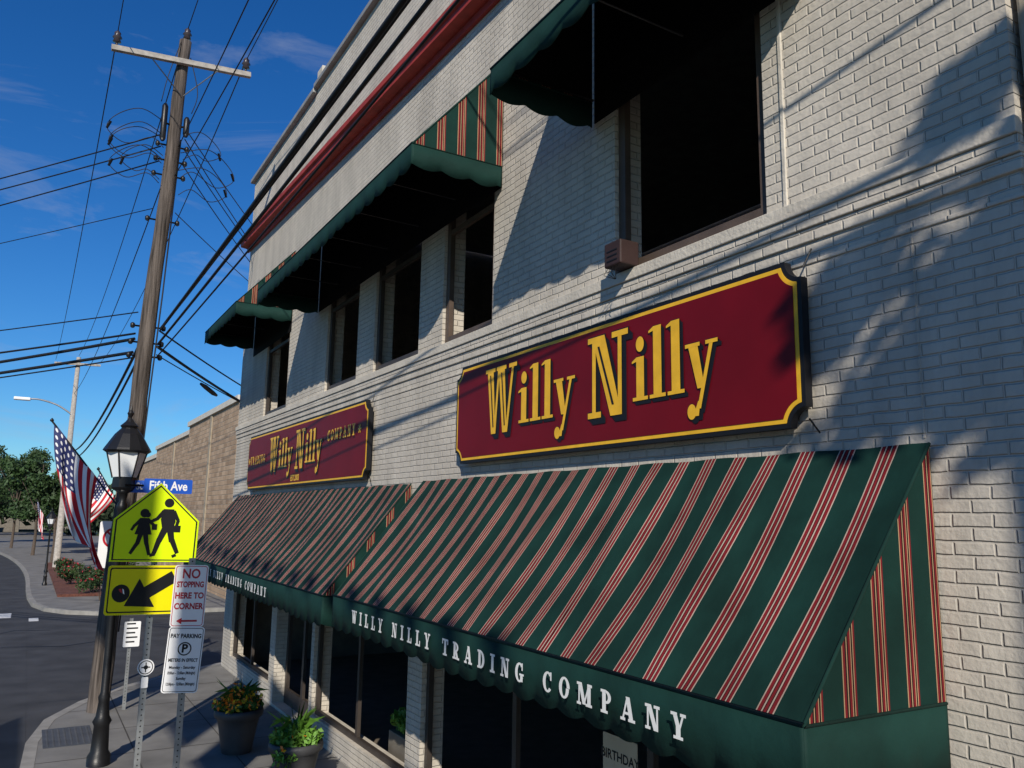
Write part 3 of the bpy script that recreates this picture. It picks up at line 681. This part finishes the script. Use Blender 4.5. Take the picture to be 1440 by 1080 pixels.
# ------------------------------------------------------------------ traffic signs
def post(e,x,y,zt):
    mb=MB(); w=.028
    mb.box(x-w,x+w,y+.012,y+.016,G,zt); mb.box(x-w,x-w+.005,y+.0165,y+.045,G,zt); mb.box(x+w-.005,x+w,y+.0165,y+.045,G,zt)
    mb.obj('post','galv',e)
    h=MB(); z=G+.1
    while z<zt-.03:
        h.flat([disc(0,0,.007,8)],face((x,y+.012,z)),.001); z+=.05
    h.obj('bolt_holes','black',e)
e=top('school_crossing_sign',(1.11,8.78,G),'fluorescent yellow school crossing sign with black arrow plaque on post','road sign')
post(e,1.115,8.78,.18)
K=.93
fr0=face((1.105,8.75,-.10),.02,-.02)
fr=lambda u,v,d:fr0(u*K,v*K,d)
h=.42
pent=[(-h,-.40),(h,-.40),(h,.03),(0,.42),(-h,.03)]
def inset(P,k,cv=(0,-.08)): return [(cv[0]+(p[0]-cv[0])*k,cv[1]+(p[1]-cv[1])*k) for p in P]
MB().prism(pent,fr,-.004,0).obj('panel','yellow',e,bevel=.0015)
mb=MB(); a,b=inset(pent,.955),inset(pent,.92)
mb.flat([[a[i],a[(i+1)%5],b[(i+1)%5],b[i]] for i in range(5)],fr,.0015)
F=[disc(.10,.215,.048,18),[(.05,.15),(.155,.15),(.18,.02),(.155,-.07),(.055,-.07),(.03,.04)],
 stroke((.085,-.05),(.03,-.19),.07,.055),stroke((.035,-.17),(-.01,-.33),.055,.04),stroke((.0,-.32),(-.045,-.335),.035),
 stroke((.13,-.05),(.16,-.19),.07,.055),stroke((.16,-.17),(.225,-.31),.055,.04),stroke((.215,-.325),(.175,-.345),.03),
 stroke((.06,.13),(-.01,.04),.045,.035),stroke((-.01,.045),(-.06,.015),.035,.03),stroke((.15,.13),(.205,.03),.045,.035),stroke((.205,.035),(.19,-.03),.035,.03),
 [(.15,-.02),(.235,-.02),(.235,-.09),(.15,-.09)],
 disc(-.13,.10,.045,18),disc(-.10,.085,.03,10),[(-.165,.05),(-.09,.05),(-.045,-.12),(-.21,-.12)],
 stroke((-.15,-.11),(-.175,-.22),.05,.04),stroke((-.175,-.21),(-.235,-.32),.04,.03),stroke((-.105,-.11),(-.085,-.22),.05,.04),stroke((-.085,-.21),(-.05,-.33),.04,.03),
 stroke((-.155,.04),(-.215,-.03),.035,.03),stroke((-.215,-.025),(-.245,-.08),.03,.025),stroke((-.10,.04),(-.035,-.02),.035,.03),[(-.05,-.01),(.0,-.01),(.0,-.07),(-.05,-.07)]]
mb.flat(F,fr,.0015,step=.00015); mb.obj('pictogram','black',e)
fr0b=face((1.03,8.74,-.735),.02,-.015)
fr=lambda u,v,d:fr0b(u*.93,v*.98,d)
MB().prism(rrect(.70,.47,.03),fr,-.004,0).obj('arrow_plaque','yellow2',e)
mb=MB(); a,b=rrect(.66,.43,.025),rrect(.635,.405,.02)
mb.flat([[a[i],a[(i+1)%len(a)],b[(i+1)%len(a)],b[i]] for i in range(len(a))],fr,.0015,step=0)
mb.flat([stroke((.29,.13),(.0,-.045),.12),[(-.17,-.15),(.12,-.165),(-.045,.11)]],fr,.002)
mb.flat([disc(-.21,-.03,.085)],fr,.003)
mb.obj('arrow','black',e)
MB().flat([[(-.235,.01),(-.21,.015),(-.195,-.03),(-.22,-.015)]],fr,.005).obj('sticker','signredink',e)
MB().flat([[(-.20,.015),(-.185,.005),(-.175,-.04),(-.19,-.03)]],fr,.005).obj('sticker','signwhite',e)
fr=face((1.115,8.765,-1.46))
mb=MB(); mb.prism(disc(0,0,.075,24),fr,-.003,0); mb.obj('round_tag','signwhite',e)
MB().prism(rrect(.06,.1,.01),face((1.115,8.765,-1.60)),-.003,-.0005).obj('tag_plate','signwhite',e)
mb=MB(); mb.flat(ring(0,0,.064,.008),fr,.0012,step=0); mb.flat([stroke((-.04,0),(.04,0),.01),stroke((0,-.045),(0,.045),.01)]+[disc(0,0,.02,12)],fr,.0015); mb.obj('tag_mark','black',e)
e=top('parking_sign',(1.38,8.35,G),'white parking restriction signs with red and black lettering on steel post','road sign')
post(e,1.395,8.35,-.42)
f1=face((1.385,8.32,-.765),-.12,-.02); fr=lambda u,v,d:f1(u*.96,v*.97,d)
MB().prism(rrect(.31,.585,.03),fr,-.003,0).obj('panel','signwhite',e)
mb=MB(); a,b=rrect(.29,.565,.025),rrect(.278,.553,.02)
mb.flat([[a[i],a[(i+1)%len(a)],b[(i+1)%len(a)],b[i]] for i in range(len(a))],fr,.001,step=0)
mb.flat([stroke((.09,-.235),(-.06,-.235),.018),[(-.10,-.235),(-.05,-.205),(-.05,-.265)]],fr,.0015); mb.obj('border_and_arrow','signredink',e)
for i,(t,s) in enumerate((('NO',.125),('STOPPING',.074),('HERE TO',.078),('CORNER',.078))):
    textpart(t,s,fr,0,(.205,.105,.0,-.10)[i],.0015,'signredink',e,off=.003,sx=.72 if i==1 else .84)
f2=face((1.372,8.31,-1.34),-.12,-.05); fr=lambda u,v,d:f2(u*.97,v*.98,d)
MB().prism(rrect(.325,.60,.03),fr,-.003,0).obj('panel','signwhite',e)
mb=MB(); a,b=rrect(.305,.58,.025),rrect(.294,.569,.02)
mb.flat([[a[i],a[(i+1)%len(a)],b[(i+1)%len(a)],b[i]] for i in range(len(a))],fr,.001,step=0)
mb.flat(ring(0,.10,.062,.011),fr,.0015,step=0); mb.obj('border_and_ring','black',e)
textpart('PAY PARKING',.054,fr,0,.215,.0015,'black',e,off=.002,sx=.82); textpart('P',.105,fr,0,.10,.0015,'black',e,off=.004)
textpart('METERS IN EFFECT',.042,fr,0,-.005,.0015,'black',e,off=.0015,sx=.76)
for i,t in enumerate(('Monday - Saturday','8:00am - 12:00am (Midnight)','Sunday','12:00pm - 12:00am (Midnight)')):
    textpart(t,.036,fr,0,-.07-.05*i,.0015,'black',e,off=.001,sx=.59 if i%2 else .86)
e=top('parking_sign',(1.72,15.8,G),'small white notice sign on short steel post','road sign')
post(e,1.72,15.8,-1.80)
fr=face((1.74,15.77,-2.06)); MB().prism(rrect(.26,.42,.02),fr,-.003,0).obj('panel','signwhite',e)
mb=MB(); mb.flat([Rr(-.09,.16-.075*i,.09 if i%2 else .05,.185-.075*i) for i in range(5)],fr,.002,step=0); mb.obj('print','black',e)
e=top('prohibition_sign',(1.52,17.3,G),'white square prohibition sign with red ring on post','road sign')
post(e,1.52,17.3,.0)
fr=face((1.44,17.25,-.60)); MB().prism(rrect(.5,.86,.04),fr,-.003,0).obj('panel','signwhite',e)
mb=MB(); mb.flat(ring(0.0,.12,.19,.04),fr,.0015,step=0); mb.flat([stroke((-.13,.25),(.13,-.01),.035)],fr,.0025); mb.obj('red_ring','signredink',e)

# ------------------------------------------------------------------ utility poles
PX,PY=1.32,15.9
def P(z,dx=0,dy=0): return (PX+.0372*(z-G)+dx,PY+dy,z)
up_=top('utility_pole',(PX,PY,G),'tall weathered wooden utility pole with crossarm and cable hardware','utility pole','wooden utility poles')
zz_=np.linspace(G-.1,9.1,40)
MB().tube([P(z,.012*math.sin(z*1.3)+.004*random.uniform(-1,1)) for z in zz_],[.175-.068*i/39+.004*random.uniform(-1,1) for i in range(40)],16).obj('pole','wood',up_)
mb=MB(); mb.tube([(.5,PY-.17,8.47),(3.0,PY-.17,8.68)],.068,4,smooth=False); mb.obj('crossarm','armwood',up_)
MB().tube([(1.15,PY-.2,8.5),(1.75,PY-.14,7.9)],.012,4).obj('brace','galv',up_); MB().tube([(2.4,PY-.2,8.6),(1.80,PY-.14,7.9)],.012,4).obj('brace','galv',up_)
def ins(x,y,z,s=1):
    MB().lathe(x,y,[(.02*s,z),(.02*s,z+.06*s),(.075*s,z+.07*s),(.05*s,z+.13*s),(.085*s,z+.15*s),(.05*s,z+.21*s),(.06*s,z+.24*s),(.03*s,z+.28*s)],12).obj('insulator','ceramic',up_)
ins(.58,PY-.17,8.54); ins(2.9,PY-.17,8.74); ins(1.79,PY,9.1); 
for dx,z,hh in ((-.21,7.3,.75),(.19,7.3,.4)):
    mb=MB(); x=P(z,dx)[0]; mb.lathe(x,PY-.1,[(.03,z-hh/2),(.055,z-hh/2+.05),(.055,z+hh/2-.05),(.03,z+hh/2)],10); mb.tube([(x,PY-.1,z),P(z)],.02,5)
    mb.obj('switch_gear','iron',up_)
for z in (6.9,6.6,6.3,5.4,3.35,3.05,2.8):
    mb=MB(); mb.tube([P(z,-.24),P(z,.24)],.018,5); mb.lathe(P(z,-.26)[0],PY,[(.02,z-.05),(.04,z-.03),(.04,z+.03),(.02,z+.05)],8); mb.lathe(P(z,.26)[0],PY,[(.02,z-.05),(.04,z-.03),(.04,z+.03),(.02,z+.05)],8)
    mb.obj('cable_bracket','iron',up_)
for i in range(8):
    z=7.3-.13*i+random.uniform(-.05,.05); x=P(z)[0]; L_=1 if i%3==1 else -1; k=random.uniform(.7,1.15); mb=MB()
    mb.spline([(x+L_*.15,PY-.1,z),(x+L_*.55*k,PY-.25+.1*(i%2),z+.12),(x+L_*.9*k,PY-.1,z-.02),(x+L_*1.05*k,PY-.1,z-.30*k),(x+L_*.75*k,PY-.1,z-.5*k),(x+L_*.4,PY-.15,z-.35),(x+L_*.18,PY-.15,z-.5)],.008,4)
    mb.tube([(x+L_*1.0*k,PY-.1,z-.20),(x+L_*1.05*k,PY-.1,z-.34)],.022,6)
    mb.obj('jumper_cable','cable',up_)
mb=MB(); mb.spline([P(9.0,-.1,-.1),P(8.2,-.25,-.2),P(7.7,-.3,-.1)],.01,4); mb.obj('jumper_cable','cable',up_)
mb=MB(); mb.spline([P(8.7,.1,-.16),P(8.0,.3,-.2),P(7.6,.25,-.1)],.01,4); mb.obj('jumper_cable','cable',up_)
mb=MB(); mb.tube([P(7,.12,-.15),P(4,.15,-.18),P(1,.15,-.2),P(-2,.15,-.21)],.014,5); mb.obj('riser_cable','cable',up_)
u2=top('utility_pole',(1.7,55,G),'distant wooden utility pole with crossarm and curved street light','utility pole','wooden utility poles')
MB().tube([(1.7,55,G),(1.75,55,9.2)],[.19,.12],10).obj('pole','armwood',u2)
MB().tube([(.5,54.8,8.7),(2.95,54.8,8.8)],.09,4,smooth=False).obj('crossarm','armwood',u2)
MB().spline([(1.7,54.9,5.7),(.9,54.9,6.2),(0,54.9,6.45),(-.6,54.9,6.45)],.05,6).obj('lamp_arm','alum',u2)
MB().box(-1.35,-.5,54.72,55.08,6.34,6.52).obj('light_head','signwhite',u2,bevel=.05)

def wire(A,B,sag,r=.011,lab='thin black overhead wire strung from utility pole'):
    A=Vector(A);B=Vector(B); n=26; pts=[]
    for i in range(n+1):
        t=i/n; p=A.lerp(B,t); p.z-=sag*4*t*(1-t); pts.append(p)
    o=MB().tube(pts,r,6).obj('overhead_wire','cable'); tag(o,lab,'wire','overhead wires on the utility pole')
thick='thick black overhead cable strung from utility pole'
for (a,b,s,r) in (((.58,PY-.17,8.84),(.3,-14,9.0),.5,.009),(P(9.38),(1.6,-14,9.5),.5,.009),((2.9,PY-.17,8.99),(2.8,-14,9.3),.5,.009),
    (P(6.9,.1),(1.9,-14,6.8),.5,.009),(P(6.3,.1),(2.6,-14,7.0),.5,.009),
    (P(3.35,.22),(2.35,-14,4.7),.15,.026),(P(3.05,.2),(2.7,-14,5.1),.2,.020),(P(2.8,.2),(2.8,-14,4.9),.2,.012),
    (P(3.3,.2),(3.1,-14,6.3),.3,.014)):
    wire(a,b,s,r,thick if r>.019 else 'thin black overhead wire strung from utility pole')
for (a,b,s,r) in (((.58,PY-.17,8.84),(.55,54.8,8.9),.9,.012),(P(9.38),(1.75,55,9.3),.9,.012),((2.9,PY-.17,8.99),(2.9,54.8,8.95),.9,.012),
    (P(6.6),(1.7,55,7.0),.7,.012),(P(3.35),(1.7,55,3.6),.8,.03),(P(3.05),(1.7,55,3.3),.9,.024)):
    wire(a,b,s,r)
for z,zz,s,r in ((7.1,6.6,.4,.014),(6.85,6.3,.4,.014),(6.55,5.6,.4,.014),(5.6,4.6,.2,.009),(3.6,3.9,.3,.012),(3.2,3.2,.35,.020),(3.1,2.9,.5,.030),(2.85,2.5,.4,.030),(2.75,2.1,.3,.014)):
    wire(P(z,-.2),(-16,38,zz),s,r)
for z,zz,s,r in ((7.3,6.8,.5,.010),(7.1,6.3,.8,.010),(6.9,5.9,.6,.010),(6.6,6.4,.9,.010),(5.6,6.4,.4,.009),(3.3,3.2,.4,.018),(3.0,2.9,.5,.030),(2.85,2.7,.3,.012)):
    wire(P(z,.2),(12,32.6,zz),s,r)
sp=MB(); sp.tube([(2.95,18.35,2.76),(3.08,18.55,2.73),(3.33,19.0,2.67),(3.43,19.15,2.65)],[.03,.05,.05,.03],10); tag(sp.obj('cable_splice_case','cable'),'black splice case hanging on overhead cable','cable fitting')

# ------------------------------------------------------------------ flags
def flag(base,tip,hoist,fly,droop,label,fold=.09):
    f=top('flag',base,label,'flag','flags on street poles')
    b=Vector(base);t=Vector(tip); d=(b-t).normalized()
    MB().tube([b,t],.016,8).obj('flagpole','iron',f)
    MB().lathe(t.x,t.y,[(.005,t.z-.02),(.03,t.z),(.03,t.z+.02),(.005,t.z+.05)],8).obj('finial','iron',f)
    nu,nv=39,50; V=[];F=[];mi=[]
    for j in range(nv+1):
        for i in range(nu+1):
            u=i/nu*hoist; v=j/nv*fly; s=j/nv
            p=t+d*(u*(1-.25*s)+.06)
            k=8
            for q in range(k):
                ss=s*(q+.5)/k; p+=Vector(droop[0]).lerp(Vector(droop[1]),ss).normalized()*(v/k)
            w=fold*math.sin(i/nu*9+s*3.4)*(.3+.7*s)+fold*.35*math.sin(i/nu*19-s*6)*s
            p+=Vector((.6*w,-w,.12*w)); V.append(p)
    mb=MB()
    for j in range(nv):
        for i in range(nu):
            k=int(i/nu*13+1e-6); ct=(k<7 and j/nv<.4)
            o=j*(nu+1)+i; F.append((o,o+1,o+nu+2,o+nu+1)); mi.append(2 if ct else (0 if k%2==0 else 1))
    mb.v=[tuple(p) for p in V]; mb.f=[list(q) for q in F]; mb.m=mi; mb.sm=[True]*len(F)
    o=mb.obj('cloth',['fred','fwhite','fblue'],f)
    ul=o.data.uv_layers.new(name='UVMap')
    for p in o.data.polygons:
        for li,vi in zip(p.loop_indices,p.vertices):
            j,i=divmod(vi,nu+1); ul.data[li].uv=(j/nv/.4,i/nu*13/7)
    return f
flag((1.33,15.7,.1),(.2,15.7,1.5),1.15,1.85,((.0,0,-1),(.50,0,-1)),'american flag drooping and curling from angled staff on utility pole')
flag((1.62,18.6,.1),(1.15,18.6,.85),.6,.95,((-.3,0,-1),(-.8,0,-.75)),'smaller folded american flag on short angled staff',.05)
flag((1.1,51.8,-1.0),(.35,51.8,.6),.9,1.5,((.1,0,-1),(.2,0,-1)),'distant american flag hanging near the trees')
fp=MB().tube([(1.66,18.6,G),(1.66,18.6,.3)],.045,8).obj('flag_post','iron'); tag(fp,'slim black post carrying a small flag','post')
